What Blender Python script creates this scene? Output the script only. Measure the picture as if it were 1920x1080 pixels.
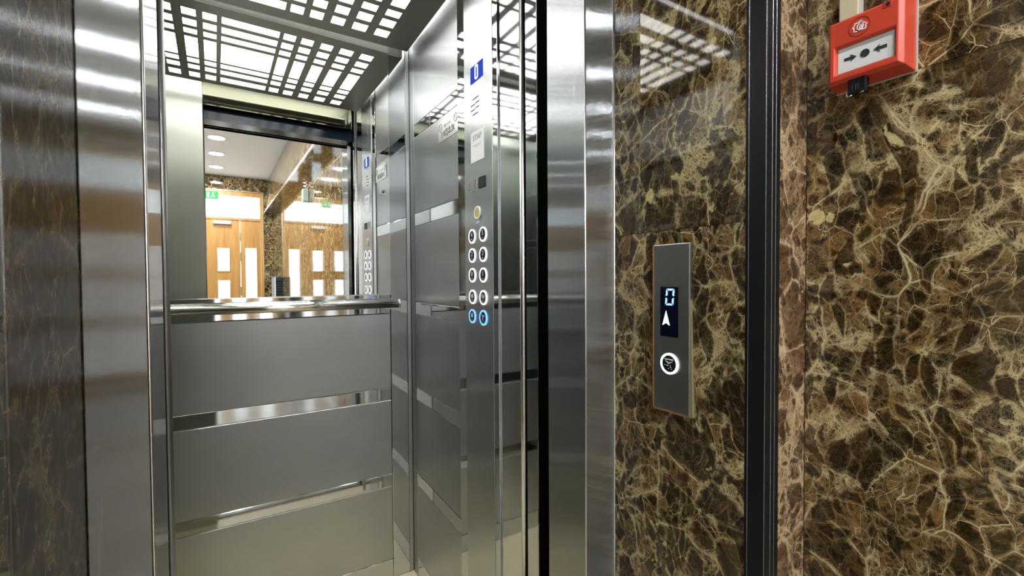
import bpy, bmesh, math, random
from mathutils import Matrix, Vector
random.seed(4)
for o in list(bpy.data.objects): bpy.data.objects.remove(o)
SC = bpy.context.scene
COL = SC.collection
R = math.radians
EYE = 1.245                      # camera height above the floor (m)

# ------------------------------------------------------------------ camera
def look(yaw, pitch, roll):
    f = Vector((math.sin(yaw)*math.cos(pitch), math.cos(yaw)*math.cos(pitch), -math.sin(pitch)))
    r0 = Vector((math.cos(yaw), -math.sin(yaw), 0)); u0 = r0.cross(f)
    r = r0*math.cos(roll)+u0*math.sin(roll); u = -r0*math.sin(roll)+u0*math.cos(roll)
    m = Matrix.Identity(4)
    for i in range(3): m[i][0], m[i][1], m[i][2] = r[i], u[i], -f[i]
    return m
cam = bpy.data.cameras.new('camera'); cam.sensor_width = 36; cam.lens = 844.3/1920*36
cam.clip_start = .01; cam.clip_end = 100
co = bpy.data.objects.new('camera', cam); COL.objects.link(co)
co.matrix_world = Matrix.Translation((0, 0, EYE)) @ look(R(31.69), R(1.2435), R(-.35))
SC.camera = co

# ------------------------------------------------------------------ exposure, world, light levels
SC.view_settings.view_transform = 'Standard'; SC.view_settings.look = 'None'
SC.view_settings.exposure = 0.68; SC.view_settings.gamma = 1; SC.view_settings.use_curve_mapping = False
CAR_LAMP = 5.0                  # radiance of the diffuser above the slotted car ceiling
DOWNLIGHT = 220.0                 # radiance of a hall downlight
W = bpy.data.worlds.new('world'); SC.world = W; W.use_nodes = True
W.node_tree.nodes['Background'].inputs[0].default_value = (.93, .96, 1, 1)
W.node_tree.nodes['Background'].inputs[1].default_value = 3.2

# ------------------------------------------------------------------ node helpers
class N:
    def __init__(s, name):
        s.m = bpy.data.materials.new(name); s.m.use_nodes = True; s.t = s.m.node_tree
        s.p = s.t.nodes['Principled BSDF']
    def n(s, typ, ins=None, **kw):
        k = s.t.nodes.new(typ)
        for a, b in kw.items(): setattr(k, a, b)
        for a, b in (ins or {}).items(): s.set(k.inputs[a], b)
        return k
    def set(s, sock, v):
        if isinstance(v, bpy.types.NodeSocket): s.t.links.new(v, sock)
        elif isinstance(v, (tuple, list)) and sock.type == 'RGBA' and len(v) == 3: sock.default_value = (*v, 1)
        else: sock.default_value = v
    def P(s, **kw):
        for a, b in kw.items(): s.set(s.p.inputs[a.replace('_', ' ')], b)
    def math(s, op, a, b=0.0, c=0.0, clamp=False):
        return s.n('ShaderNodeMath', {0: a, 1: b, 2: c}, operation=op, use_clamp=clamp).outputs[0]
    def vec(s, op, a, b):
        return s.n('ShaderNodeVectorMath', {0: a, 1: b}, operation=op).outputs[0]
    def scale(s, a, f):
        k = s.n('ShaderNodeVectorMath', {0: a}, operation='SCALE'); s.set(k.inputs['Scale'], f); return k.outputs[0]
    def noise(s, vec, scale, detail=3, rough=.55, dist=0):
        k = s.n('ShaderNodeTexNoise', {'Vector': vec, 'Scale': scale, 'Detail': detail, 'Roughness': rough, 'Distortion': dist})
        return k
    def vor(s, vec, scale, feature='DISTANCE_TO_EDGE', rnd=1.0):
        return s.n('ShaderNodeTexVoronoi', {'Vector': vec, 'Scale': scale, 'Randomness': rnd}, feature=feature)
    def mr(s, v, a, b, c=0.0, d=1.0, smooth=False):
        return s.n('ShaderNodeMapRange', {'Value': v, 'From Min': a, 'From Max': b, 'To Min': c, 'To Max': d},
                   interpolation_type='SMOOTHSTEP' if smooth else 'LINEAR').outputs[0]
    def mix(s, f, a, b):
        k = s.n('ShaderNodeMix', data_type='RGBA')
        s.set(k.inputs[0], f); s.set(k.inputs[6], a); s.set(k.inputs[7], b); return k.outputs[2]
    def pos(s): return s.n('ShaderNodeNewGeometry').outputs['Position']
    def mapping(s, v, sc): return s.n('ShaderNodeMapping', {'Vector': v, 'Scale': sc}).outputs[0]

def plain(name, col, rough=.5, metal=0.0, **kw):
    k = N(name); k.P(Base_Color=col, Roughness=rough, Metallic=metal)
    nz = k.noise(k.n('ShaderNodeTexCoord').outputs['Object'], 25, 2)
    k.P(Roughness=k.mr(nz.outputs[0], .3, .7, max(rough-.012, .01), rough+.012))
    for a, b in kw.items(): k.P(**{a: b})
    return k.m
def glow(name, col, s):
    k = N(name); k.P(Base_Color=(.02, .02, .02), Roughness=.6, Specular_IOR_Level=.05, Emission_Color=col, Emission_Strength=s); return k.m

def steel(name, rough, aniso, grain='v', base=(.60, .585, .555), stain=0.0, streak=.02, spread=0.0):
    """brushed stainless; grain v = vertical brushing, h = horizontal brushing"""
    k = N(name); p = k.pos()
    st = k.mapping(p, (900, 900, 2.2) if grain == 'v' else (2.5, 2.5, 520))
    a = k.noise(st, 1, 3, .6).outputs[0]
    cl = k.noise(k.mapping(p, (5, 5, 3)), 1, 3).outputs[0]
    rr = k.math('ADD', k.mr(a, .25, .75, rough*(1-streak*4), rough*(1+streak*4)), k.mr(cl, .35, .7, -.008, .012))
    c = k.mix(k.mr(a, .25, .75), tuple(x*.975 for x in base), tuple(min(x*1.02, 1) for x in base))
    c = k.mix(k.mr(k.noise(k.mapping(p, (4, 4, 7)), 1, 5, .6).outputs[0], .35, .68), tuple(x*.90 for x in base), c)
    if stain:
        d = k.noise(k.mapping(p, (75, 75, 5)), 1, 5, .65).outputs[0]
        dm = k.mr(d, .60, .76, 0, stain, True)
        rr = k.math('ADD', rr, k.math('MULTIPLY', dm, .06))
        c = k.mix(dm, c, (.70, .69, .66))
    k.P(Base_Color=c, Metallic=1.0, Roughness=rr, Anisotropic=aniso,
        Anisotropic_Rotation=.25 if grain == 'v' else 0.0)
    k.set(k.p.inputs['Tangent'], k.n('ShaderNodeCombineXYZ', {2: 1.0}).outputs[0])
    if spread:
        # the brushing itself: fine grooves that tip the surface sideways, across the grain only
        nn = k.n('ShaderNodeNewGeometry').outputs['Normal']
        side = k.vec('CROSS_PRODUCT', nn, (0, 0, 1))
        wn_ = k.n('ShaderNodeSeparateColor', {0: k.n('ShaderNodeTexWhiteNoise', {'Vector': k.scale(p, 5000.0)}, noise_dimensions='3D').outputs['Color']}).outputs
        gv = k.math('SUBTRACT', k.math('ADD', k.math('ADD', wn_[0], wn_[1]), wn_[2]), 1.5)
        tip = k.scale(side, k.math('MULTIPLY', gv, spread*2))
        k.set(k.p.inputs['Normal'], k.vec('NORMALIZE', k.vec('ADD', nn, tip), (0, 0, 0)))
    return k.m

def marble(name, dark, mid, lite, vein, sc=1.4, mk=0.0):
    k = N(name)
    p = k.vec('ADD', k.pos(), k.n('ShaderNodeAttribute', attribute_name='slab').outputs['Vector'])
    sub = lambda o: k.vec('SUBTRACT', o, (.5, .5, .5))
    w1 = sub(k.noise(p, 6*sc, 2).outputs['Color']); w2 = sub(k.noise(p, 26*sc, 2).outputs['Color']); w3 = sub(k.noise(p, 110*sc, 2).outputs['Color'])
    q = k.vec('ADD', k.vec('ADD', p, k.scale(w1, .060/sc)), k.scale(w2, .010/sc))
    # a sheared copy gives cells stretched along one diagonal
    r = k.n('ShaderNodeMapping', {'Vector': k.vec('ADD', k.vec('ADD', p, k.scale(w1, .10/sc)), k.scale(w2, .014/sc)), 'Rotation': (.7, .5, .3), 'Scale': (1.0, 1.7, .75), 'Location': (3.1, 1.7, 9.2)}).outputs[0]
    f = k.vec('ADD', q, k.scale(w3, .0085/sc))
    pat = k.noise(q, 5.5*sc, 5, .62, .3).outputs[0]
    pat2 = k.noise(r, 9*sc, 5, .62, .3).outputs[0]
    pat3 = k.noise(f, 24*sc, 4, .65).outputs[0]
    grain = k.noise(f, 150*sc, 3, .7).outputs[0]
    E = lambda v, s_: k.vor(v, s_*sc).outputs['Distance']
    def C(v, s_):
        n = k.n('ShaderNodeSeparateColor', {0: k.vor(v, s_*sc, 'F1').outputs['Color']}); return n.outputs
    g2 = k.noise(f, 330*sc, 2, .6).outputs[0]
    rag = k.math('SUBTRACT', k.math('ADD', k.math('MULTIPLY', grain, .6), k.math('MULTIPLY', g2, .4)), .5)
    J = lambda v, s_, a: k.math('MAXIMUM', k.math('ADD', E(v, s_), k.math('MULTIPLY', rag, a)), 0.0)   # ragged borders
    f2 = k.vec('ADD', r, k.scale(w3, .009/sc))
    e1, e2, e3, e4, e5 = J(q, 9.5, .05), J(r, 20, .07), J(f, 36, .11), J(f, 75, .20), J(f2, 130, .30)
    c1, c2, c3, c4 = C(q, 9.5), C(r, 20), C(f, 36), C(f, 75)
    halo = k.math('MAXIMUM', k.mr(e1, 0, .13, .085, 0, True), k.mr(e2, 0, .11, .06, 0, True))
    milky = k.mr(k.math('ADD', k.math('ADD', k.math('MULTIPLY', pat, .6), k.math('MULTIPLY', pat3, .4)), halo), .50+mk, .64+mk, 0, 1, True)
    body = k.math('ADD', k.math('MULTIPLY', c3[0], .30), k.math('ADD', k.math('MULTIPLY', c4[1], .25), k.math('MULTIPLY', k.mr(pat2, .3, .7), .55)))
    body = k.math('ADD', body, k.mr(k.math('ADD', k.math('MULTIPLY', grain, .5), k.math('MULTIPLY', g2, .5)), .35, .65, -.22, .22))
    col = k.mix(k.mr(body, .25, .95), dark, mid)
    red = tuple(x*y for x, y in zip(mid, (1.0, .84, .70)))
    col = k.mix(k.math('MULTIPLY', k.mr(c2[1], .55, .75), .6), col, k.mix(k.mr(body, .2, .9), dark, red))
    cloud = k.math('MULTIPLY', milky, k.mr(k.math('ADD', k.math('MULTIPLY', grain, .5), k.math('MULTIPLY', g2, .5)), .38, .60, .25, 1.0))
    col = k.mix(k.math('MULTIPLY', cloud, .85), col, lite)
    # dark rounded clasts of three sizes, always with soft rims
    def clast(col, e, c, lo, hi, t, amt, fac):
        m = k.math('MULTIPLY', k.mr(e, lo, hi, 0, 1, True), k.mr(c, t, t+.06))
        return k.mix(k.math('MULTIPLY', m, amt), col, tuple(x*fac for x in dark)), m
    col, p1 = clast(col, e1, c1[2], .04, .09, .70, .60, .75)
    col, p2 = clast(col, e2, c2[2], .06, .12, .62, .80, .55)
    col, p3 = clast(col, e3, c3[2], .09, .22, .58, .85, .5)
    col, p4 = clast(col, e4, c4[2], .12, .28, .60, .75, .55)
    c5 = C(f2, 130)
    col, p5 = clast(col, e5, c5[2], .14, .30, .62, .6, .6)
    solid = k.math('MAXIMUM', k.math('MAXIMUM', p1, p2), k.math('MULTIPLY', p3, .9))
    # fine pale network, densest in the milky zones
    m1 = k.noise(p, 8*sc, 3).outputs[0]; m2 = k.noise(p, 15*sc, 3).outputs[0]; m3 = k.noise(p, 28*sc, 3).outputs[0]
    v1 = k.math('MULTIPLY', k.mr(e1, 0, .024, 1, 0, True), k.mr(m1, .42, .58, 0, 1))
    v2 = k.math('MULTIPLY', k.mr(e2, 0, .023, 1, 0, True), k.mr(m2, .40, .60, .05, .95))
    v3 = k.math('MULTIPLY', k.mr(e3, 0, .027, 1, 0, True), k.mr(m3, .40, .62, .04, .85))
    v4 = k.math('MULTIPLY', k.mr(e4, 0, .07, 1, 0, True), k.math('MULTIPLY', k.mr(milky, .0, .7, .16, .9), k.mr(m2, .36, .6, .35, 1)))
    v5 = k.math('MULTIPLY', k.mr(e5, 0, .10, 1, 0, True), k.math('MULTIPLY', k.mr(milky, .05, .8, .10, .85), k.mr(m3, .36, .6, .3, 1)))
    v = k.math('MAXIMUM', k.math('MAXIMUM', v1, v2), k.math('MAXIMUM', k.math('MAXIMUM', v3, v4), v5))
    v = k.math('MULTIPLY', v, k.math('SUBTRACT', 1.0, k.math('MULTIPLY', solid, .72)))
    col = k.mix(k.math('MULTIPLY', v, k.mr(grain, .3, .6, .5, .95)), col, vein)
    blot = k.mr(k.noise(f, 15*sc, 3, .6).outputs[0], .675, .72, 0, .8, True)
    col = k.mix(k.math('MULTIPLY', blot, k.mr(grain, .3, .55, .5, 1)), col, tuple(x*y for x, y in zip(vein, (1.0, .98, .85))))
    k.P(Base_Color=col, Roughness=.045, IOR=1.6)
    return k.m

def wood(name, a, b):
    k = N(name); p = k.pos()
    g = k.noise(k.mapping(p, (14, 14, 1.2)), 1, 4, .6, .6).outputs[0]
    f = k.noise(k.mapping(p, (160, 160, 4)), 1, 2).outputs[0]
    c = k.mix(k.mr(g, .3, .7), a, b); c = k.mix(k.mr(f, .4, .7, 0, .3), c, tuple(x*.6 for x in a))
    k.P(Base_Color=c, Roughness=.32); return k.m

M = {}
M['brush_v'] = steel('brushed steel vertical grain', .34, .7, base=(.58, .60, .53), stain=.15, spread=.12)
M['brush_frame'] = steel('door frame steel', .115, 1.0, base=(.42, .44, .45), stain=.3, spread=.27)
M['header'] = steel('car header steel', .08, .5, base=(.17, .17, .125), spread=.008)
M['satin'] = steel('satin steel panel', .30, .78, spread=.12, base=(.47, .49, .495))
M['cop'] = steel('control panel steel', .25, .85, spread=.09, base=(.53, .555, .56))
M['satin_h'] = steel('call panel steel', .30, .8, streak=.003, spread=.10, base=(.52, .52, .51))
M['polish'] = steel('polished steel', .05, .3, base=(.60, .625, .635), streak=.02)
M['semi'] = steel('lightly brushed polished steel', .05, .3, base=(.70, .725, .73), spread=.004)
M['chrome'] = plain('chrome tube', (.72, .70, .64), .10, 1.0)
M['mirror'] = plain('mirror silver', (.88, .90, .88), .004, 1.0)
_m = N('mirror glass'); _m.P(Base_Color=(.87, .89, .87), Metallic=1.0, Roughness=.0); M['mirror'] = _m.m
M['post'] = plain('dull steel post', (.34, .34, .33), .36, 1.0)
M['edge'] = plain('ground steel edge', (.80, .79, .75), .22, 1.0)
M['black'] = plain('black anodised aluminium', (.006, .007, .008), .42, .0, IOR=1.35)
M['blackline'] = plain('bare aluminium edge', (.42, .45, .48), .25, 1.0)
M['shaft'] = plain('gap shade black', (.003, .003, .003), .9, Specular_IOR_Level=0.0)  # glossless black painted in place of the shade in the shaft gap
M['navy'] = plain('dark blue enamel', (.007, .018, .040), .18)
M['plate'] = plain('grey coated ceiling plate', (.27, .265, .235), .34, .35)
M['lamp'] = glow('lit diffuser', (1, .985, .95), CAR_LAMP)
M['down'] = glow('lit downlight glass', (.955, .985, 1), DOWNLIGHT)
M['white'] = plain('white paint', (.80, .80, .80), .6)
M['ceil'] = plain('hall ceiling paint', (.78, .77, .77), .7)
M['plaster'] = plain('pale grey plaster', (.52, .53, .54), .6)
M['paper'] = plain('white paper', (.94, .94, .94), .6)
M['ink'] = plain('grey ink', (.35, .35, .37), .6)
M['inkdark'] = plain('dark ink', (.03, .03, .035), .5)
M['inkred'] = plain('faded red ink', (.42, .22, .22), .5)
M['signplate'] = steel('aluminium sign plate', .38, .4, base=(.66, .68, .66))
M['hole'] = plain('dark slot', (.006, .006, .006), .6)
M['screen'] = plain('black display window', (.0015, .002, .012), .12)
M['bluescreen'] = glow('blue lit display', (.0, .030, .40), .75)
M['digit'] = glow('white blue digit', (.30, .58, 1), 1.15)
M['digitw'] = glow('white digit', (.72, .86, 1), 1.1)
M['ringw'] = glow('white ring light', (.92, .96, 1), .95)
M['ringb'] = glow('blue ring light', (.20, .50, 1), 1.0)
M['btn'] = plain('dark button face', (.010, .012, .016), .25)
M['btnblue'] = plain('dark blue button face', (.004, .012, .07), .25)
M['legend'] = plain('pale legend', (.62, .64, .66), .5)
M['yellow'] = plain('yellow bell button', (.62, .52, .16), .4)
M['red'] = plain('red plastic', (.64, .068, .034), .30)
M['redin'] = plain('red plastic recess', (.48, .045, .025), .35)
M['alarmwhite'] = plain('white alarm plate', (.78, .82, .80), .35)
M['cream'] = plain('cream plastic trunking', (.62, .57, .40), .45)
M['clear'] = plain('clear yellowed plastic', (.50, .50, .44), .2)
M['blackplastic'] = plain('black plastic', (.008, .008, .009), .25)
M['copper'] = plain('orange sealant', (.50, .20, .085), .4)
M['brass'] = plain('tarnished edge', (.36, .31, .17), .4, .5)
M['green'] = glow('green exit sign', (.06, .55, .16), 1.1)
M['greenw'] = glow('exit sign white', (.8, 1, .85), 1.4)
M['palegreen'] = plain('pale green plastic', (.52, .60, .54), .4)
M['slat'] = plain('dark slate metal', (.025, .04, .055), .4)
M['beige'] = plain('beige car floor', (.62, .53, .33), .5)
M['joint'] = plain('dark joint', (.012, .009, .006), .7)
M['wood'] = wood('orange oak', (.50, .235, .062), (.70, .40, .135))
M['marble'] = marble('dark brown marble', (.036, .020, .007), (.245, .145, .048), (.54, .41, .195), (.78, .65, .37), 1.25, .006)
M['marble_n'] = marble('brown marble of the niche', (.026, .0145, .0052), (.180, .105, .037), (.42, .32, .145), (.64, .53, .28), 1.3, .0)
M['marble_l'] = marble('red brown marble strip', (.075, .036, .016), (.26, .150, .075), (.50, .36, .20), (.66, .50, .32))
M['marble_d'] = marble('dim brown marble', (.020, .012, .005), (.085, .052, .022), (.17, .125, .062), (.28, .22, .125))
k = N('window glass'); k.t.nodes.remove(k.p)
k.set(k.t.nodes['Material Output'].inputs[0], k.n('ShaderNodeMixShader', {0: .08,
    1: k.n('ShaderNodeBsdfTransparent', {'Color': (.95, .97, .97)}).outputs[0], 2: k.n('ShaderNodeBsdfGlossy', {'Roughness': .02}).outputs[0]}).outputs[0])
M['glass'] = k.m
k = N('floor marble'); nz = k.noise(k.pos(), 6, 4).outputs[0]
k.P(Base_Color=k.mix(k.mr(nz, .35, .65), (.32, .30, .26), (.42, .40, .35)), Roughness=.12); M['floor'] = k.m

# ------------------------------------------------------------------ mesh helpers
def box(bm, x0, x1, y0, y1, z0, z1, bev=0.0):
    g = bmesh.new(); bmesh.ops.create_cube(g, size=1)
    for v in g.verts:
        v.co = ((x0+x1)/2+v.co.x*(x1-x0), (y0+y1)/2+v.co.y*(y1-y0), (z0+z1)/2+v.co.z*(z1-z0))
    if bev: bmesh.ops.bevel(g, geom=g.edges[:], offset=bev, segments=2, affect='EDGES', profile=.6)
    return merge(bm, g)
def merge(bm, g):
    d = {v: bm.verts.new(v.co) for v in g.verts}
    for f in g.faces:
        nf = bm.faces.new([d[v] for v in f.verts]); nf.smooth = f.smooth
    g.free(); return list(d.values())
def prism(bm, pts, z0, z1):
    b = [bm.verts.new((x, y, z0)) for x, y in pts]; t = [bm.verts.new((x, y, z1)) for x, y in pts]
    n = len(pts)
    bm.faces.new(b[::-1]); bm.faces.new(t)
    for i in range(n): bm.faces.new((b[i], b[(i+1) % n], t[(i+1) % n], t[i]))
    return b+t
def prism_xz(bm, pts, y0, y1):           # outline in local x,z; thickness along y
    b = [bm.verts.new((x, y0, z)) for x, z in pts]; t = [bm.verts.new((x, y1, z)) for x, z in pts]
    n = len(pts)
    bm.faces.new(b); bm.faces.new(t[::-1])
    for i in range(n): bm.faces.new((b[(i+1) % n], b[i], t[i], t[(i+1) % n]))
    return b+t
def disc(bm, cx, cz, r, y0, y1, n=40):
    return prism_xz(bm, [(cx+r*math.cos(2*math.pi*i/n), cz+r*math.sin(2*math.pi*i/n)) for i in range(n)], y0, y1)
def ring(bm, cx, cz, r0, r1, y0, y1, n=48):
    """flat ring in the xz plane, from y0 (front) to y1"""
    c = []
    for i in range(n):
        a = 2*math.pi*i/n; s, q = math.cos(a), math.sin(a)
        c.append([bm.verts.new((cx+r*s, y, cz+r*q)) for r, y in ((r0, y0), (r1, y0), (r1, y1), (r0, y1))])
    for i in range(n):
        a, b = c[i], c[(i+1) % n]
        for j in range(4): bm.faces.new((a[j], a[(j+1) % 4], b[(j+1) % 4], b[j]))
def tube(bm, pts, r, n=20):
    pts = [Vector(p) for p in pts]; rings = []
    for i, p in enumerate(pts):
        t = (pts[min(i+1, len(pts)-1)]-pts[max(i-1, 0)]).normalized()
        u = t.cross(Vector((0, 0, 1)));  u = u.normalized() if u.length > .01 else Vector((1, 0, 0))
        w = u.cross(t)
        rings.append([bm.verts.new(p+u*r*math.cos(2*math.pi*j/n)+w*r*math.sin(2*math.pi*j/n)) for j in range(n)])
    for a, b in zip(rings, rings[1:]):
        for j in range(n):
            f = bm.faces.new((a[j], a[(j+1) % n], b[(j+1) % n], b[j])); f.smooth = True
    bm.faces.new(rings[0][::-1]); bm.faces.new(rings[-1])
def obj(name, bm, mat, parent=None, bevel=0.0):
    bmesh.ops.recalc_face_normals(bm, faces=bm.faces)
    me = bpy.data.meshes.new(name); bm.to_mesh(me); bm.free()
    o = bpy.data.objects.new(name, me); COL.objects.link(o)
    me.materials.append(M[mat] if isinstance(mat, str) else mat)
    if parent is not None: o.parent = parent
    if bevel:
        b = o.modifiers.new('bevel', 'BEVEL'); b.width = bevel; b.segments = 2; b.limit_method = 'ANGLE'
    return o
def part(name, mat, parent, fn, bevel=0.0, label=None):
    bm = bmesh.new(); fn(bm); o = obj(name, bm, mat, parent, bevel)
    if label: o['label'] = label
    return o
def boxes(*a): return lambda bm: [box(bm, *b) for b in a]
def empty(name, loc, rz=0.0):
    o = bpy.data.objects.new(name, None); COL.objects.link(o); o.empty_display_size = .05
    o.location = loc; o.rotation_euler = (0, 0, rz); return o
def tag(o, label, cat, group=None):
    o['label'] = label; o['category'] = cat
    if group: o['group'] = group
    return o
def struct(o, label=None):
    o['kind'] = 'structure'
    if label: o['label'] = label; 
    return o
def text(name, s, size, mat, parent, x, z, y=-.0008, depth=.0004, align='CENTER', sx=1.0):
    cu = bpy.data.curves.new(name, 'FONT'); cu.body = s; cu.size = size; cu.extrude = depth
    cu.align_x = align; cu.align_y = 'CENTER'
    t = bpy.data.objects.new(name, cu); COL.objects.link(t)
    dg = bpy.context.evaluated_depsgraph_get()
    me = bpy.data.meshes.new_from_object(t.evaluated_get(dg)); bpy.data.objects.remove(t)
    for v in me.vertices: a = v.co.copy(); v.co = (x+a.x*sx, y-a.z, z+a.y)
    me.name = name; me.materials.clear(); me.materials.append(M[mat])
    o = bpy.data.objects.new(name, me); COL.objects.link(o); o.parent = parent; return o
def slabs(name, mat, parent, pieces, joint=None):
    """stone slabs; pieces = (outline points in xy, z0, z1, pattern offset)"""
    bm = bmesh.new(); lay = bm.verts.layers.float_vector.new('slab')
    for pts, z0, z1, off in pieces:
        for v in prism(bm, pts, z0, z1): v[lay] = off
    return obj(name, bm, mat, parent)

Z = lambda h: EYE+h              # height given relative to the eye line
# ------------------------------------------------------------------ plan dimensions (m)
XR, XL, YB, YF = .636, -.49, 1.84, .91      # car: right wall, left wall, back wall, front edge
CARTOP = Z(1.02)
BAND = [.573, .215, -.146, -.500, -.858]    # lower edges of the polished bands on the car walls
BH = .051
SK = Z(-1.165)                               # top of the skirting strip
HX, HXL, HY = .84, -1.02, -5.6               # hall: right wall, left wall, end wall
HC = Z(1.80)                                 # hall ceiling
FY = .714                                    # front face of the landing door frame

# ------------------------------------------------------------------ STRUCTURE: floors, ceilings
struct(part('floor', 'floor', None, boxes((HXL-.1, HX+.1, HY-.2, .88, -.1, 0))))
struct(part('floor_car', 'beige', None, boxes((XL, XR, YF, YB, -.02, 0))))
struct(part('ceiling', 'ceil', None, boxes((HXL-.1, HX+.1, HY-.2, .75, HC, HC+.1))))
struct(part('ceiling_car', 'white', None, boxes((XL, XR, YF, YB, CARTOP, CARTOP+.02))))

# ------------------------------------------------------------------ STRUCTURE: elevator car walls
def zones(lo, hi, bands):
    """split a height range into brushed panels between the polished bands"""
    out = []; z = lo
    for b in sorted(bands):
        out.append((z, Z(b))); z = Z(b)+BH
    out.append((z, hi)); return out
G = .0006                                     # seam between panels
def car_wall(name, axis, face, back, a0, a1, bands, lo, hi, polish_strips=(), top=None):
    """axis 'y': wall plane y=face spanning x a0..a1; axis 'x': plane x=face spanning y a0..a1"""
    def bx(b0, b1, z0, z1, inset=0.0):
        s = 1 if back > face else -1
        f = face+inset*s
        lo_, hi_ = min(f, back), max(f, back)
        return (b0, b1, lo_, hi_, z0, z1) if axis == 'y' else (lo_, hi_, b0, b1, z0, z1)
    w = struct(part(name, 'shaft', None, boxes(bx(a0, a1, 0, CARTOP, .004))))
    # the backing sits 4 mm behind the sheet fronts, so every seam reads as a thin dark line
    def sheet(pn, mat, b0, b1, z0, z1):
        s = 1 if back > face else -1
        lo_, hi_ = min(face, face+.0045*s), max(face, face+.0045*s)
        q = (b0+G/2, b1-G/2, lo_, hi_, z0+G/2, z1-G/2) if axis == 'y' else (lo_, hi_, b0+G/2, b1-G/2, z0+G/2, z1-G/2)
        return part(pn, mat, w, boxes(q), .0021)
    return w, sheet

# back wall: brushed sheets below the mirror, polished corner strip at the right
wb, sh = car_wall('wall_back', 'y', YB, YB+.03, XL, XR, BAND, 0, CARTOP)
xs = .547
lowb = [b for b in BAND if b < -.3]
for z0, z1 in zones(SK, Z(-.142), lowb): sh('brushed_panel', 'satin', XL, xs, z0, z1)
for b in lowb: sh('polished_band', 'polish', XL, xs, Z(b), Z(b)+BH)
sh('polished_band', 'polish', XL, xs, Z(-.142), Z(-.063))
sh('skirting', 'polish', XL, xs, 0, SK)
sh('top_sheet', 'satin', XL, xs, Z(.945), CARTOP)
sh('corner_strip', 'polish', xs, XR-.017, 0, CARTOP)
sh('corner_post', 'satin', XR-.017, XR, 0, CARTOP)
# right wall
wr, sh = car_wall('wall_car_right', 'x', XR, XR+.03, YF, YB, BAND, 0, CARTOP)
y0, y1 = 1.360, 1.787
for z0, z1 in zones(SK, CARTOP, BAND): sh('brushed_panel', 'satin', y0, y1, z0, z1)
for b in BAND: sh('polished_band', 'polish', y0, y1, Z(b), Z(b)+BH)
sh('skirting', 'polish', y0, y1, 0, SK)
sh('corner_post', 'satin', y1, YB, 0, CARTOP)
sh('polished_panel', 'semi', .985, 1.103, 0, CARTOP)
sh('edge_strip', 'polish', YF, .962, 0, CARTOP)
part('edge_bead', 'edge', wr, lambda bm: tube(bm, [(XR-.001, .974, .002), (XR-.001, .974, CARTOP-.002)], .0075, 16))
# left wall
wl, sh = car_wall('wall_car_left', 'x', XL, XL-.03, YF, YB, BAND, 0, CARTOP)
for z0, z1 in zones(SK, CARTOP, BAND): sh('brushed_panel', 'satin', YF, YB, z0, z1)
for b in BAND: sh('polished_band', 'polish', YF, YB, Z(b), Z(b)+BH)
# front return panel and header of the car, seen in the mirror
CX0 = -.092                                   # left edge of the car opening
wf = struct(part('wall_car_front', 'brush_v', None, boxes((XL, CX0, YF, YF+.035, 0, CARTOP)), .002))
part('door_header', 'header', wf, boxes((CX0, XR-.012, YF, YF+.035, Z(.868), CARTOP)), .002)
part('corner_bead', 'post', wf, lambda bm: tube(bm, [(CX0-.003, YF+.001, .002), (CX0-.003, YF+.001, Z(.867))], .0068, 20))

# ------------------------------------------------------------------ STRUCTURE: black shell added to stop light leaks, black strips painting the gap's shade
struct(part('wall_light_block', 'shaft', None, boxes((-.62, -.60, .78, 2.0, -.1, 2.5), (.80, .82, .78, 2.0, -.1, 2.5), (-.62, .82, 1.98, 2.0, -.1, 2.5), (-.62, .82, .77, 2.0, 2.48, 2.5), (-.62, .82, .885, 2.0, -.12, -.1), (-.62, -.10, .77, .775, -.1, 2.5), (.645, .82, .77, .775, -.1, 2.5), (XR+.001, XR+.06, .86, YF-.002, 0, Z(1.0)), (CX0-.08, CX0-.012, .856, YF-.008, 0, Z(1.0)))))
hd = struct(part('trim_4', 'navy', None, boxes((-.12, .66, .80, .895, Z(.812), Z(1.0)))), 'dark blue door hanger housing above the opening')

# ------------------------------------------------------------------ STRUCTURE: landing door frame
OX0, OX1 = -.0905, .620
df = empty('door_1', (0, 0, 0)); struct(df, 'brushed steel elevator door frame')
part('jamb', 'brush_frame', df, lambda bm: prism(bm, [(-.153, FY), (OX0, FY), (OX0, .846), (OX0-.02, .846), (OX0-.02, FY+.03), (-.153, FY+.03)], 0, Z(.81)), .0015, 'left brushed steel jamb')
part('jamb', 'brush_frame', df, lambda bm: prism(bm, [(.70, FY), (.70, FY+.03), (OX1+.02, FY+.03), (OX1+.02, .846), (OX1, .846), (OX1, FY)], 0, Z(.81)), .0015, 'right brushed steel jamb')
part('header', 'brush_frame', df, boxes((-.1535, .70, FY, .76, Z(.815), Z(.90))), .0015)
part('jamb_edge', 'edge', df, lambda bm: tube(bm, [(.7005, FY-.001, .002), (.7005, FY-.001, Z(.898))], .0028, 10))
part('jamb_edge', 'edge', df, lambda bm: tube(bm, [(OX0-.001, FY+.001, .002), (OX0-.001, FY+.001, Z(.814))], .0022, 10))
part('jamb_edge', 'edge', df, lambda bm: tube(bm, [(OX1+.001, FY+.001, .002), (OX1+.001, FY+.001, Z(.814))], .0018, 10))

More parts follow.
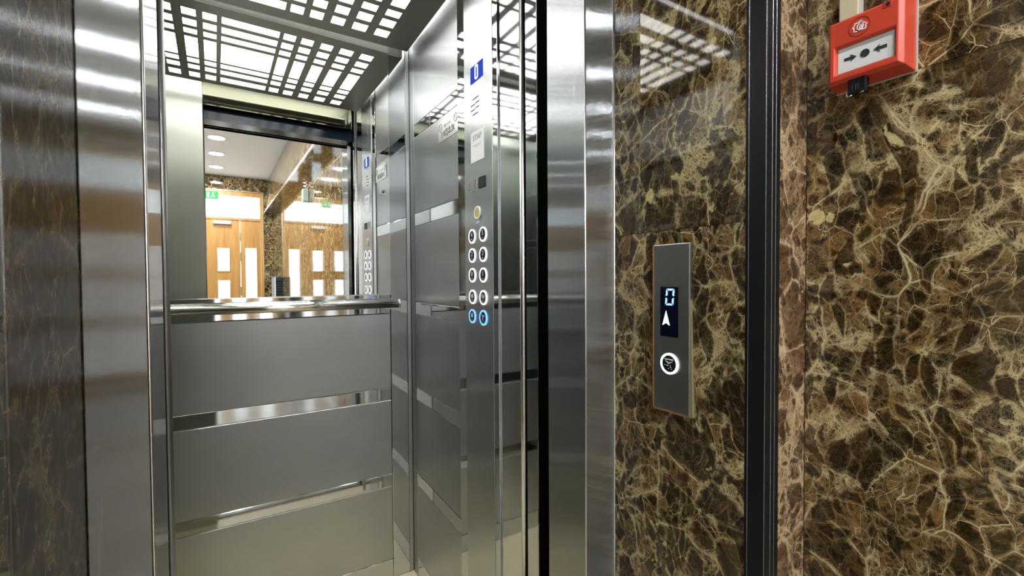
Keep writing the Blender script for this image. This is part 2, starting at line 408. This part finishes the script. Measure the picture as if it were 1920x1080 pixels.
# ------------------------------------------------------------------ STRUCTURE: marble around the elevator
SP = R(0)                                     # turn of the reveal that carries the call panel
def sp(t, d=0.0): return (.7005+t*math.sin(SP)+d*math.cos(SP), FY-t*math.cos(SP)+d*math.sin(SP))
PEND = .300
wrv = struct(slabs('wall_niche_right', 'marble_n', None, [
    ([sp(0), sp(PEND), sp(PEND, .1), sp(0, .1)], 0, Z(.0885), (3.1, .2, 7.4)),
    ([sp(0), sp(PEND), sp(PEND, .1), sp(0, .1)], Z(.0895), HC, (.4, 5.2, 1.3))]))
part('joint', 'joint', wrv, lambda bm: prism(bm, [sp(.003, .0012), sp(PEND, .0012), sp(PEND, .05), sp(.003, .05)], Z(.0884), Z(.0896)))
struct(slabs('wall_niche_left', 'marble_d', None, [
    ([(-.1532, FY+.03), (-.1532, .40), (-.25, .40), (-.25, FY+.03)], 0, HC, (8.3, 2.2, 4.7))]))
struct(slabs('wall_front', 'marble', None, [
    ([(-.1535, FY+.001), (.70, FY+.001), (.70, FY+.05), (-.1535, FY+.05)], Z(.901), HC, (2.1, 9, 1)),
    ([(-.25, .40), (HXL, .40), (HXL, .50), (-.25, .50)], 0, HC, (5.1, 7, 3))]))
AY = .396
struct(slabs('wall_strip', 'marble_l', None, [
    ([(.7426, AY), (HX+.1, AY), (HX+.1, AY+.06), (.7426, AY+.06)], 0, HC, (1.7, 3.3, 9.1))]))
# right wall of the hall: slabs with a horizontal joint under the alarm
JZ = Z(.2962)
hw = struct(slabs('wall_right', 'marble', None, [
    ([(HX, AY+.0-.0015), (HX+.1, AY-.0015), (HX+.1, -.62), (HX, -.62)], 0, JZ-.0004, (6.35, 1.9, 2.15)),
    ([(HX, AY-.0015), (HX+.1, AY-.0015), (HX+.1, -.62), (HX, -.62)], JZ+.0004, HC, (11.7, 4.2, 6.6)),
    ([(HX, -.6215), (HX+.1, -.6215), (HX+.1, -1.9), (HX, -1.9)], 0, HC, (1.2, 14, 3)),
    ([(HX, -1.9015), (HX+.1, -1.9015), (HX+.1, -3.6), (HX, -3.6)], 0, HC, (21, 4, 3)),
    ([(HX, -3.6015), (HX+.1, -3.6015), (HX+.1, HY), (HX, HY)], 0, HC, (2, 24, 8))]))
part('joint', 'joint', hw, boxes((HX+.0012, HX+.05, -.62, AY-.002, JZ-.0006, JZ+.0006), (HX+.0005, HX+.05, AY-.0012, AY-.0001, 0, HC)))
struct(slabs('wall_left', 'plaster', None, [
    ([(HXL, .40), (HXL-.1, .40), (HXL-.1, -1.9), (HXL, -1.9)], 0, HC, (31, 4, 3)),
    ([(HXL, -1.902), (HXL-.1, -1.902), (HXL-.1, HY), (HXL, HY)], 0, HC, (2, 34, 8))]))
# black aluminium corner post between the two marble faces
tp = struct(part('trim_1', 'black', None, lambda bm: prism(bm, [(.7003, .4140), (.6985, .4125), (.6980, .3865), (.6990, .3850), (.7135, .3850), (.7145, .3862), (.7262, .3862), (.7272, .3870), (.7405, .3872), (.7425, .3890), (.7425, .42), (.7003, .42)], 0, HC), .0004), 'black aluminium corner profile between two marble faces')
part('bright_line', 'blackline', tp, lambda bm: [tube(bm, [(.6981, .3862, .001), (.6981, .3862, HC-.001)], .0005, 8), tube(bm, [(.7138, .3853, .001), (.7138, .3853, HC-.001)], .0008, 8), tube(bm, [(.7266, .3864, .001), (.7266, .3864, HC-.001)], .0006, 8), tube(bm, [(.6988, .4138, .001), (.6988, .4138, HC-.001)], .0005, 8)])
# dropped beam along the right wall, seen in the mirror
def _beam(bm):
    ya, yb = HY, -.05
    pr = [(.71, Z(1.2)), (HX, Z(1.2)), (HX, HC), (.765, HC)]
    a = [bm.verts.new((x, ya, z)) for x, z in pr]; b = [bm.verts.new((x, yb, z)) for x, z in pr]
    bm.faces.new(a); bm.faces.new(b[::-1])
    for i in range(4): bm.faces.new((a[i], b[i], b[(i+1) % 4], a[(i+1) % 4]))
be = struct(part('trim_2', 'marble', None, _beam), 'dropped marble clad beam along the right wall')
part('edge_trim', 'edge', be, boxes((.700, .712, HY, -.05, Z(1.195), Z(1.222))))

# ------------------------------------------------------------------ STRUCTURE: end wall with timber doors
DX0, DX1, DT = -1.0, .69, Z(1.553)
struct(slabs('wall_end', 'marble', None, [
    ([(DX1, HY), (HX, HY), (HX, HY-.1), (DX1, HY-.1)], 0, HC, (4, 4, 13)),
    ([(HXL, HY), (DX1, HY), (DX1, HY-.1), (HXL, HY-.1)], DT, HC, (14, 4, 3))]))
wn = empty('window_1', (0, HY, 0)); struct(wn, 'wide bright transom window above the timber doors')
TB, TG0, TG1 = Z(1.05), Z(1.09), Z(1.47)
part('frame', 'wood', wn, boxes((DX0, DX1, -.08, -.01, TG1, DT), (DX0, DX1, -.08, -.01, TB, TG0), (DX1-.05, DX1, -.08, -.01, TG0, TG1), (DX0, DX0+.05, -.08, -.01, TG0, TG1)), .003)
part('pane', 'glass', wn, boxes((DX0+.05, DX1-.05, -.05, -.044, TG0, TG1)))
part('edge_trim', 'edge', wn, boxes((DX1-.006, DX1+.006, -.01, .006, 0, DT), (DX0, DX1, -.01, .006, DT-.006, DT+.008)))
dd = empty('door_2', (0, HY, 0)); struct(dd, 'orange timber double doors with narrow glass panes')
def leaf(x0, x1, holes, nm):
    """door leaf as rails and stiles around its panes"""
    def fn(bm):
        ed = sorted({x0, x1, *[h[0] for h in holes], *[h[1] for h in holes]}); zs = sorted({0.01, TB-.003, *[h[2] for h in holes], *[h[3] for h in holes]})
        for a, b in zip(ed, ed[1:]):
            for c, d in zip(zs, zs[1:]):
                if not any(h[0] <= a and b <= h[1] and h[2] <= c and d <= h[3] for h in holes): box(bm, a, b, -.07, -.03, c, d)
    l = part(nm, 'wood', dd, fn)
    for h in holes:
        part('pane', 'glass', l, boxes((h[0], h[1], -.053, -.048, h[2], h[3])))
        part('bead', 'wood', l, lambda bm, h=h: [box(bm, *q) for q in ((h[0]-.012, h[0], -.032, -.020, h[2]-.012, h[3]+.012), (h[1], h[1]+.012, -.032, -.020, h[2]-.012, h[3]+.012), (h[0], h[1], -.032, -.020, h[3], h[3]+.012), (h[0], h[1], -.032, -.020, h[2]-.012, h[2]))])
    return l
g3 = [(Z(.157), Z(.553)), (Z(-.42), Z(-.009)), (Z(-1.12), Z(-.58))]
l1 = leaf(-.57, .327, [(a, b, c, d) for c, d in g3 for a, b in ((-.010, .163), (-.40, -.227))], 'door_leaf')
leaf(.333, .645, [(.404, .577, Z(-1.12), Z(.565))], 'side_leaf')
leaf(-.95, -.576, [(-.85, -.677, Z(-1.12), Z(.565))], 'side_leaf')
part('door_frame', 'wood', dd, boxes((.648, DX1-.006, -.08, -.01, 0, TB), (DX0, -.953, -.08, -.01, 0, TB)))
part('door_closer', 'alarmwhite', l1, boxes((-.062, .193, -.03, .025, Z(.966), Z(1.024))), .004)
for zz in (.76, .407, -.2, -.8): part('hinge', 'edge', l1, boxes((.322, .338, -.031, -.018, Z(zz)-.078, Z(zz)+.078)))

# ------------------------------------------------------------------ THINGS: car mirror
tilt = R(.85)
mo = empty('wall_mirror', (.2, YB-.0098, 0), tilt)
tag(mo, 'tall frameless wall mirror above the handrail on the rear elevator wall', 'mirror')
part('mirror_glass', 'mirror', mo, boxes((-.685, .346, -.0005, .0015, Z(-.061), Z(.945))))
part('mirror_edge', 'edge', mo, boxes((.3462, .348, -.0008, .002, Z(-.061), Z(.945)), (-.685, .348, -.0008, .002, Z(-.065), Z(-.0612))))
sx, sz = .521-.2, Z(.352)
part('mounting_cap', 'chrome', mo, lambda bm: [ring(bm, sx, sz, .0085, .012, -.004, -.0005), disc(bm, sx, sz, .0085, -.0025, -.0005)], .0006)
part('mounting_screw', 'hole', mo, lambda bm: disc(bm, sx, sz, .0040, -.0042, -.002))

# ------------------------------------------------------------------ THINGS: handrail
hr = empty('handrail', (0, YB, Z(-.098)))
tag(hr, 'round chrome handrail across the rear wall just below the mirror', 'handrail')
RY = -.060
part('rail_tube', 'chrome', hr, lambda bm: tube(bm, [(-.47, RY, 0), (.2, RY, 0), (.560, RY, 0)], .0175, 28))
part('end_cap', 'edge', hr, lambda bm: tube(bm, [(.560, RY, 0), (.566, RY, 0)], .0182, 28))
for x in (-.30, .535):
    part('bracket', 'chrome', hr, lambda bm, x=x: tube(bm, [(x, RY, -.004), (x, RY+.03, -.010), (x, -.004, -.010)], .006, 12))
    part('rosette', 'chrome', hr, lambda bm, x=x: disc(bm, x, -.010, .018, -.006, -.001))

# ------------------------------------------------------------------ THINGS: slotted car ceiling light
cl = empty('ceiling_light', (0, 0, Z(.929)))
tag(cl, 'grey slotted ceiling panel with glowing white grid inside the elevator', 'ceiling light')
holes_x = [(-.369, -.320), (-.289, -.238), (-.209, -.165), (-.136, -.095), (-.075, -.034), (-.018, .166), (.181, .222), (.243, .285), (.313, .357), (.386, .436), (.467, .517)]
holes_y = [(1.124, 1.179), (1.218, 1.262), (1.287, 1.329), (1.346, 1.530), (1.557, 1.597), (1.621, 1.670), (1.697, 1.747)]
def plate(bm):
    xsn = sorted({-.475, .618, *[v for h in holes_x for v in h]}); ysn = sorted({1.08, 1.808, *[v for h in holes_y for v in h]})
    hx = {h[0] for h in holes_x}; hy = {h[0] for h in holes_y}
    vs = {}
    V = lambda x, y: vs.setdefault((x, y), bm.verts.new((x, y, 0))) if (x, y) not in vs else vs[(x, y)]
    fs = []
    for a, b in zip(xsn, xsn[1:]):
        for c, d in zip(ysn, ysn[1:]):
            if a in hx and c in hy: continue
            fs.append(bm.faces.new((V(a, c), V(b, c), V(b, d), V(a, d))))
    ex = bmesh.ops.extrude_face_region(bm, geom=fs)
    for v in ex['geom']:
        if isinstance(v, bmesh.types.BMVert): v.co.z += .0018
part('slotted_plate', 'plate', cl, plate)
part('diffuser', 'lamp', cl, boxes((-.47, .612, 1.085, 1.80, .034, .040)))
part('frame_lip', 'plate', cl, boxes((-.475, .618, 1.08, 1.086, .004, .034), (-.475, .618, 1.802, 1.808, .004, .034), (-.475, -.469, 1.086, 1.802, .004, .034), (.612, .618, 1.086, 1.802, .004, .034)))

# ------------------------------------------------------------------ THINGS: car operating panel (local x runs towards the door)
Y0 = 1.230
cp = empty('control_panel', (XR, Y0, 0), R(-90))
tag(cp, 'full height steel elevator control panel with two columns of lit buttons', 'control panel')
part('face_plate', 'cop', cp, boxes((Y0-1.303, Y0-1.122, -.006, .0, .004, CARTOP-.004)), .0012)
part('side_strip', 'polish', cp, boxes((Y0-1.358, Y0-1.3045, -.003, .0, .004, CARTOP-.004)), .001)
part('side_strip', 'polish', cp, boxes((Y0-1.1205, Y0-1.0940, -.005, .0, .004, CARTOP-.004)), .001)
PF = -.006
d = part('floor_display', 'bluescreen', cp, boxes((-.025, .055, PF-.001, PF, Z(.594), Z(.644))), 0, 'blue lit floor display')
def seg_digit(bm, cx, cz, w, h, t, y0, y1, slant=.0, gap=.0015):
    """a seven segment 0: six bars with mitred ends"""
    def P(x, z): return (cx+x+slant*z, cz+z)
    hw, hh = w/2, h/2
    prism_xz(bm, [P(-hw+gap, hh), P(hw-gap, hh), P(hw-t-gap, hh-t), P(-hw+t+gap, hh-t)], y0, y1)
    prism_xz(bm, [P(-hw+t+gap, -hh+t), P(hw-t-gap, -hh+t), P(hw-gap, -hh), P(-hw+gap, -hh)], y0, y1)
    for s in (-1, 1):
        for a, b in ((gap, hh-gap), (-hh+gap, -gap)):
            q = [(s*hw, b), (s*hw, a), (s*(hw-t), a+(t*.4 if a > 0 else t)), (s*(hw-t), b-(t if b > 0 else t*.4))]
            prism_xz(bm, [P(*v) for v in q], y0, y1)
def zero(bm, cx, cz, w, h, t):
    def loop(hw, hh, c): return [(cx+sx*(hw-(c if e else 0)), cz+sz*(hh-(0 if e else c))) for sx, sz, e in ((-1, 1, 0), (-1, 1, 1), (1, 1, 1), (1, 1, 0), (1, -1, 0), (1, -1, 1), (-1, -1, 1), (-1, -1, 0))]
    A, B = loop(w/2, h/2, .005), loop(w/2-t, h/2-t, .002)
    for i in range(8):
        j = (i+1) % 8; prism_xz(bm, [A[i], A[j], B[j], B[i]], PF-.0018, PF-.001)
part('digit', 'digitw', d, lambda bm: zero(bm, .015, Z(.620), .021, .043, .0058), 0, 'white numeral 0')
part('speaker_grille', 'hole', cp, lambda bm: [box(bm, x0, x1, PF-.0006, PF, Z(z)-.0016, Z(z)+.0016) for x0, x1, z in
    ((-.014, .024, .545), (-.026, .002, .528), (.006, .030, .530), (-.026, .002, .513), (.006, .030, .515), (-.014, .024, .498))], 0, 'six dark slots')
def button(x, z, r, ringm, face, sym, lab):
    x += .0125
    b = part('button', face, cp, lambda bm: disc(bm, x, Z(z), r*.77, PF-.0025, PF), .0006, lab)
    part('ring_light', ringm, b, lambda bm: ring(bm, x, Z(z), r*.79, r, PF-.0030, PF))
    if callable(sym): part('legend', 'legend', b, lambda bm: sym(bm, x, Z(z)+.003))
    else: text('legend', sym, .021, 'legend', b, x, Z(z)+.0035, PF-.0026)
    part('braille', 'legend', b, lambda bm: [disc(bm, x+dx, Z(z)-.0095+dz, .0011, PF-.0032, PF-.0024, 8) for dx, dz in ((-.002, 0), (.002, 0), (.002, -.004))])
    return b
yy = PF-.0031; yb_ = PF-.0024
def tri(bm, cx, cz, s, w=.0055, h=.006):
    prism_xz(bm, [(cx-s*w/2, cz-h), (cx+s*w/2, cz), (cx-s*w/2, cz+h)] if s > 0 else [(cx+w/2, cz-h), (cx+w/2, cz+h), (cx-w/2, cz)], yy, yb_)
def s_open(bm, x, z): tri(bm, x-.006, z, -1); tri(bm, x+.006, z, 1); box(bm, x-.0012, x+.0012, yy, yb_, z-.007, z+.007)
def s_close(bm, x, z): tri(bm, x-.006, z, 1); tri(bm, x+.006, z, -1); box(bm, x-.0012, x+.0012, yy, yb_, z-.007, z+.007)
def s_bell(bm, x, z): prism_xz(bm, [(x-.008, z-.005), (x+.008, z-.005), (x+.005, z), (x+.0045, z+.005), (x, z+.008), (x-.0045, z+.005), (x-.005, z)], yy, yb_); disc(bm, x, z-.0072, .0018, yy, yb_, 10)
def s_fan(bm, x, z):
    for k in range(3):
        a = k*2.094+.5; c, s = math.cos(a), math.sin(a)
        prism_xz(bm, [(x+c*u-s*v, z+s*u+c*v) for u, v in ((.001, -.0012), (.008, -.004), (.009, .001), (.002, .0018))], yy, yb_)
RB = .0222
for x, z, s, lab in ((-.034, .130, '4', 'button with numeral 4'), (.037, .131, '5', 'button with numeral 5'), (-.034, .071, '2', 'button with numeral 2'), (.037, .071, '3', 'button with numeral 3'), (-.034, .010, '0', 'button with numeral 0'), (.037, .010, '1', 'button with numeral 1')):
    button(x, z, RB, 'ringw', 'btn', s, lab)
button(-.034, -.057, RB, 'ringw', 'btn', s_open, 'white ringed button of the fourth row, left')
button(.037, -.057, RB, 'ringw', 'btn', s_close, 'white ringed button of the fourth row, right')
button(-.036, -.117, RB*.97, 'ringb', 'btnblue', s_bell, 'blue ringed button, left')
button(.036, -.117, RB*1.04, 'ringb', 'btnblue', s_fan, 'blue ringed button, right')
yb2 = part('bell_button', 'yellow', cp, lambda bm: disc(bm, .015, Z(.199), .0155, PF-.003, PF), .0006, 'round yellow button')
part('ring_light', 'paper', yb2, lambda bm: ring(bm, .015, Z(.199), .0158, .0195, PF-.0032, PF))
part('caption', 'legend', yb2, boxes((.006, .026, PF-.0007, PF, Z(.166), Z(.174))))
part('sensor_window', 'hole', cp, lambda bm: box(bm, .024, .066, PF-.0012, PF, Z(.269), Z(.302), .002), 0, 'dark grey square window')
# barcode like maker's label left of the window
st = empty('sticker', (XR+PF, Y0, 0), R(-90)); tag(st, 'small sticker with thin vertical bars, beside the dark square window', 'sticker')
part('backing', 'signplate', st, boxes((-.040, .012, -.0007, 0, Z(.268), Z(.304))))
part('bars', 'inkdark', st, boxes(*[(-.036+i*.0095, -.036+i*.0095+w_, -.0011, -.0006, Z(.271), Z(.301)) for i, w_ in enumerate((.0022, .0012, .0012, .0022, .003))]))
nt = empty('paper_notice', (XR+PF, Y0, 0), R(-90)); tag(nt, 'white paper notice on the steel control panel below the speaker slots', 'notice')
part('sheet', 'paper', nt, boxes((-.026, .058, -.0008, 0, Z(.354), Z(.446))))
text('lettering', 'ETAP', .024, 'ink', nt, .017, Z(.425), -.0010)
part('small_print', 'ink', nt, boxes((-.008, .044, -.0011, -.0007, Z(.4030), Z(.4042)), (-.004, .038, -.0011, -.0007, Z(.3985), Z(.3995))))
# capacity plate on the brushed panel
cs = empty('capacity_sign', (XR, 1.462, 0), R(-90)); tag(cs, 'small grey capacity plate reading 3 KİŞİLİK beside the control panel', 'sign')
part('plate', 'signplate', cs, boxes((-.062, .101, -.0015, 0, Z(.485), Z(.558))), .0006)
text('lettering', '3 KİŞİLİK', .028, 'inkdark', cs, .020, Z(.506), -.0018, sx=.92)
part('load_line', 'ink', cs, boxes((-.012, .004, -.0019, -.0014, Z(.5285), Z(.5385)), (.012, .045, -.0019, -.0014, Z(.5300), Z(.5320)), (.012, .045, -.0019, -.0014, Z(.5350), Z(.5370))))
for x in (-.044, .084):
    s_ = part('prohibition_mark', 'inkred', cs, lambda bm, x=x: [ring(bm, x, Z(.536), .0120, .0145, -.0022, -.0014), prism_xz(bm, [(x-.0095, Z(.536)+.0078), (x-.0078, Z(.536)+.0095), (x+.0095, Z(.536)-.0078), (x+.0078, Z(.536)-.0095)], -.0022, -.0014)])
part('rule_line', 'edge', cs, boxes((-.058, .097, -.0019, -.0014, Z(.4905), Z(.4918))))

# ------------------------------------------------------------------ THINGS: landing call panel on the marble reveal
cx_, cy_ = sp(.1555)
lp = empty('call_panel', (cx_, cy_, 0), R(-90)+SP)
tag(lp, 'tall narrow steel call panel with blue floor display on brown marble', 'call panel')
part('face_plate', 'satin_h', lp, boxes((-.0400, .0400, -.0075, -.0005, Z(-.2520), Z(.0620))), .0012)
part('sealant_bead', 'copper', lp, lambda bm: [prism_xz(bm, [(-.0445, Z(.0625)), (-.0404, Z(.0605)), (-.0404, Z(-.2522)), (-.0440, Z(-.2535))], -.0062, 0), prism_xz(bm, [(-.0440, Z(-.2524)), (.038, Z(-.2524)), (.038, Z(-.2552)), (-.0415, Z(-.2562))], -.0050, 0)], .0008, 'orange sealant line')
part('side_gap', 'brass', lp, lambda bm: prism_xz(bm, [(.0402, Z(-.04)), (.0465, Z(-.2530)), (.0402, Z(-.2530))], -.006, 0), .0005)
ds = part('floor_display', 'screen', lp, boxes((-.0235, .0165, -.0085, -.0075, Z(-.1115), Z(-.0180))), 0, 'dark blue display window')
part('digit', 'digit', ds, lambda bm: seg_digit(bm, -.0015, Z(-.0368), .0185, .0312, .0036, -.0092, -.0084, .09), 0, 'glowing numeral 0')
part('arrow', 'digitw', ds, lambda bm: prism_xz(bm, [(-.0100, Z(-.0625)), (-.0185, Z(-.0905)), (-.0100, Z(-.0862)), (-.0015, Z(-.0905))], -.0092, -.0084), 0, 'white arrow pointing up')
cb = part('call_button', 'btn', lp, lambda bm: disc(bm, -.0025, Z(-.1620), .0157, -.0095, -.0075), .0006, 'round call button')
part('ring_light', 'ringw', cb, lambda bm: ring(bm, -.0025, Z(-.1620), .0158, .0200, -.0100, -.0075))
def s_call(bm):
    z = Z(-.1620)+.004
    box(bm, -.0120, .0070, -.0102, -.0094, z+.003, z+.0052)
    prism_xz(bm, [(-.0115, z+.001), (-.0025, z-.0045), (.0065, z+.001), (.0045, z+.001), (-.0025, z-.0015), (-.0095, z+.001)], -.0102, -.0094)
    for dx, dz in ((-.0095, -.007), (-.005, -.007), (-.0025, -.0075), (.003, -.0075), (.0035, -.0105), (-.001, -.013), (.006, -.0135)): disc(bm, -.0025+dx, z+dz, .0008, -.0102, -.0094, 8)
part('legend', 'legend', cb, s_call)

# ------------------------------------------------------------------ THINGS: fire alarm call point (local x runs towards the camera)
YA = .2995
fa = empty('fire_alarm', (HX, YA, 0), R(-90))
tag(fa, 'red square fire alarm call point on the dark marble wall', 'fire alarm')
AD = -.043
a0, a1, b0, b1 = -.0445, .0435, Z(.2985), Z(.3915)      # front face extent
w0, w1, v0, v1 = -.0375, .0395, Z(.3095), Z(.3525)      # recess extent
def housing(bm):
    # bevelled box whose front has a rectangular recess
    def rect(x0, x1, z0, z1, y): return [bm.verts.new(p) for p in ((x0, y, z0), (x1, y, z0), (x1, y, z1), (x0, y, z1))]
    bk = rect(-.049, .0495, Z(.2945), Z(.3955), -.0015); m = rect(-.047, .0478, b0-.0015, b1+.0015, AD+.006); fr = rect(a0+.002, a1-.002, b0+.003, b1-.003, AD)
    r0 = rect(w0, w1, v0, v1, AD); r1 = rect(w0+.0035, w1-.0035, v0+.003, v1-.003, AD+.007)
    for A, B in ((bk, m), (m, fr), (fr, r0), (r0, r1)):
        for i in range(4): bm.faces.new((A[i], A[(i+1) % 4], B[(i+1) % 4], B[i]))
    bm.faces.new(r1); bm.faces.new(bk[::-1])
hs = part('housing', 'red', fa, housing, .0016)
wp = part('press_plate', 'alarmwhite', fa, boxes((w0+.0035, w1-.0035, AD+.0055, AD+.0068, v0+.003, v1-.003)), 0, 'white plate with two black arrows and a dot')
zc = (v0+v1)/2; xc = (w0+w1)/2
def arrows(bm):
    y0, y1 = AD+.0048, AD+.0056
    disc(bm, xc, zc, .0058, y0, y1, 28)
    for s in (-1, 1):
        t = lambda u, v: (xc+s*u, zc+v)
        pts = [t(.0105, 0), t(.0185, .0055), t(.0170, .0022), t(.0265, .0022), t(.0265, -.0022), t(.0170, -.0022), t(.0185, -.0055)]
        prism_xz(bm, pts, y0, y1)
part('arrow_symbols', 'inkdark', wp, arrows)
em = part('emblem', 'redin', fa, lambda bm: [ring(bm, -.004, Z(.3715), .0128, .0140, AD-.0007, AD+.001)], 0, 'raised ring with white house and flame outline')
def house(bm):
    def ln(p, q, w=.0008):
        p, q = Vector(p), Vector(q); n = (q-p).normalized(); n = Vector((-n.y, n.x))*w*.72
        prism_xz(bm, [tuple(p+n), tuple(q+n), tuple(q-n), tuple(p-n)], AD-.0008, AD+.0004)
    c = (-.004, Z(.3715)); K = .95
    def pl(pts):
        pts = [(c[0]+x*K, c[1]+z*K) for x, z in pts]
        for p, q in zip(pts, pts[1:]): ln(p, q)
    pl([(-.0035, -.007), (-.0075, -.007), (-.0075, -.0005), (-.010, -.0005), (-.0065, .0030), (-.0065, .006), (-.0035, .006), (-.0035, .0045), (.0000, .0075), (.0105, -.0005), (.008, -.0005), (.008, -.007), (.003, -.007)])
    pl([(.0, -.0065), (-.0035, -.003), (-.0028, .0015), (.0005, .0045), (.0015, .0085), (.004, .004), (.005, -.001), (.0035, -.0055), (.0, -.0065)])
    pl([(.0003, -.0055), (.0, -.002), (.0022, .002), (.0030, -.002), (.0018, -.0055)])
part('house_outline', 'paper', em, house)
part('key_hole', 'hole', fa, lambda bm: disc(bm, .0300, Z(.3862), .0027, AD-.0009, AD+.004, 20))
part('notch', 'redin', fa, boxes((.0235, .0345, AD-.0006, AD+.003, Z(.3815), Z(.3905))), .0008)
tk = part('test_key', 'blackplastic', fa, boxes((-.0205, .0035, AD+.004, AD+.016, Z(.2745), Z(.2985))), .0015, 'black plastic key tab under the housing')
part('key_mark', 'slat', tk, boxes((-.015, -.0135, AD+.0034, AD+.0042, Z(.281), Z(.289)), (-.0105, -.009, AD+.0034, AD+.0042, Z(.281), Z(.289)), (-.0075, -.006, AD+.0034, AD+.0042, Z(.281), Z(.289))))
part('key_clip', 'chrome', tk, lambda bm: [tube(bm, [(-.0215, AD+.004, Z(.2860)), (-.0215, AD+.003, Z(.2755)), (-.0195, AD+.003, Z(.2725)), (-.014, AD+.003, Z(.2735))], .0009, 8), tube(bm, [(-.004, AD+.003, Z(.2738)), (.001, AD+.003, Z(.2752))], .0009, 8)])
part('back_box', 'clear', fa, boxes((-.051, .0515, -.0025, -.0002, Z(.2925), Z(.3975))), .0005)
ct = empty('cable_trunking', (HX, .3295, 0), R(-90))
tag(ct, 'cream plastic cable trunking running up from the red alarm box', 'cable trunking')
part('cover', 'cream', ct, boxes((-.0125, .0130, -.0150, -.0110, Z(.3975), HC-.60)), .0012)
part('base', 'clear', ct, boxes((-.0145, .0150, -.0118, -.0003, Z(.3975), HC-.60)), .0012)

# ------------------------------------------------------------------ THINGS in the hall, seen in the mirror
lab = ['third from the timber doors', 'second from the timber doors', 'nearest the timber doors', 'fourth from the timber doors', 'fifth from the timber doors', 'closest to the elevator door']
for (y, lb) in zip((-3.17, -4.03, -4.93, -2.31, -1.45, -.60), lab):
    o = empty('downlight', (-.008, y, HC)); tag(o, 'round white ceiling downlight, '+lb, 'downlight', 'round downlights along the hall ceiling')
    bm = bmesh.new()
    n = 40; c = []
    for i in range(n):
        a = 2*math.pi*i/n
        c.append([bm.verts.new((r*math.cos(a), r*math.sin(a), z)) for r, z in ((.090, -.009), (.108, -.006), (.112, -.0005), (.088, -.0005))])
    for i in range(n):
        for j in range(4): bm.faces.new((c[i][j], c[i][(j+1) % 4], c[(i+1) % n][(j+1) % 4], c[(i+1) % n][j]))
    obj('trim_ring', bm, 'white', o)
    bm = bmesh.new(); prism(bm, [(.0885*math.cos(2*math.pi*i/32), .0885*math.sin(2*math.pi*i/32)) for i in range(32)], -.007, -.001)
    obj('diffuser', bm, 'down', o)
ex = empty('exit_sign', (-.075, HY+.03, Z(1.445)), R(180)); tag(ex, 'small green exit sign above the timber doors', 'sign')
part('panel', 'green', ex, boxes((-.09, .09, -.012, .012, -.065, .065)), .002)
part('running_figure', 'greenw', ex, lambda bm: [box(bm, .035, .07, -.0135, -.0118, -.045, .045), disc(bm, -.02, .035, .011, -.0135, -.0118, 14), prism_xz(bm, [(-.03, .022), (-.008, .022), (0, -.002), (.018, -.04), (.008, -.045), (-.014, -.012), (-.035, -.045), (-.045, -.038), (-.026, -.004)], -.0135, -.0118)])
el = empty('emergency_light', (HX, -1.88, Z(.955)), R(-90)); tag(el, 'pale green box lamp with a coiled cable on the right hall wall', 'lamp')
part('housing', 'palegreen', el, boxes((-.045, .045, -.060, -.0005, -.080, .060)), .006)
part('cable', 'paper', el, lambda bm: tube(bm, [(-.02+.018*math.cos(t*.7), -.030+.018*math.sin(t*.7), .062+t*.0042) for t in range(30)], .005, 8))
wc = empty('wall_cabinet', (HX, -4.3, 0), R(-90)); tag(wc, 'dark slatted cabinet against the right hall wall near the doors', 'cabinet')
part('cabinet_body', 'slat', wc, boxes((0, .5, -.11, -.001, .002, Z(.04))), .004)
part('edge_strip', 'paper', wc, boxes((-.004, -.0005, -.114, -.100, .002, Z(.045))))
part('slats', 'blackplastic', wc, boxes(*[(-.003, -.0005, -.098, -.01, .05+i*.04, .065+i*.04) for i in range(30)]))
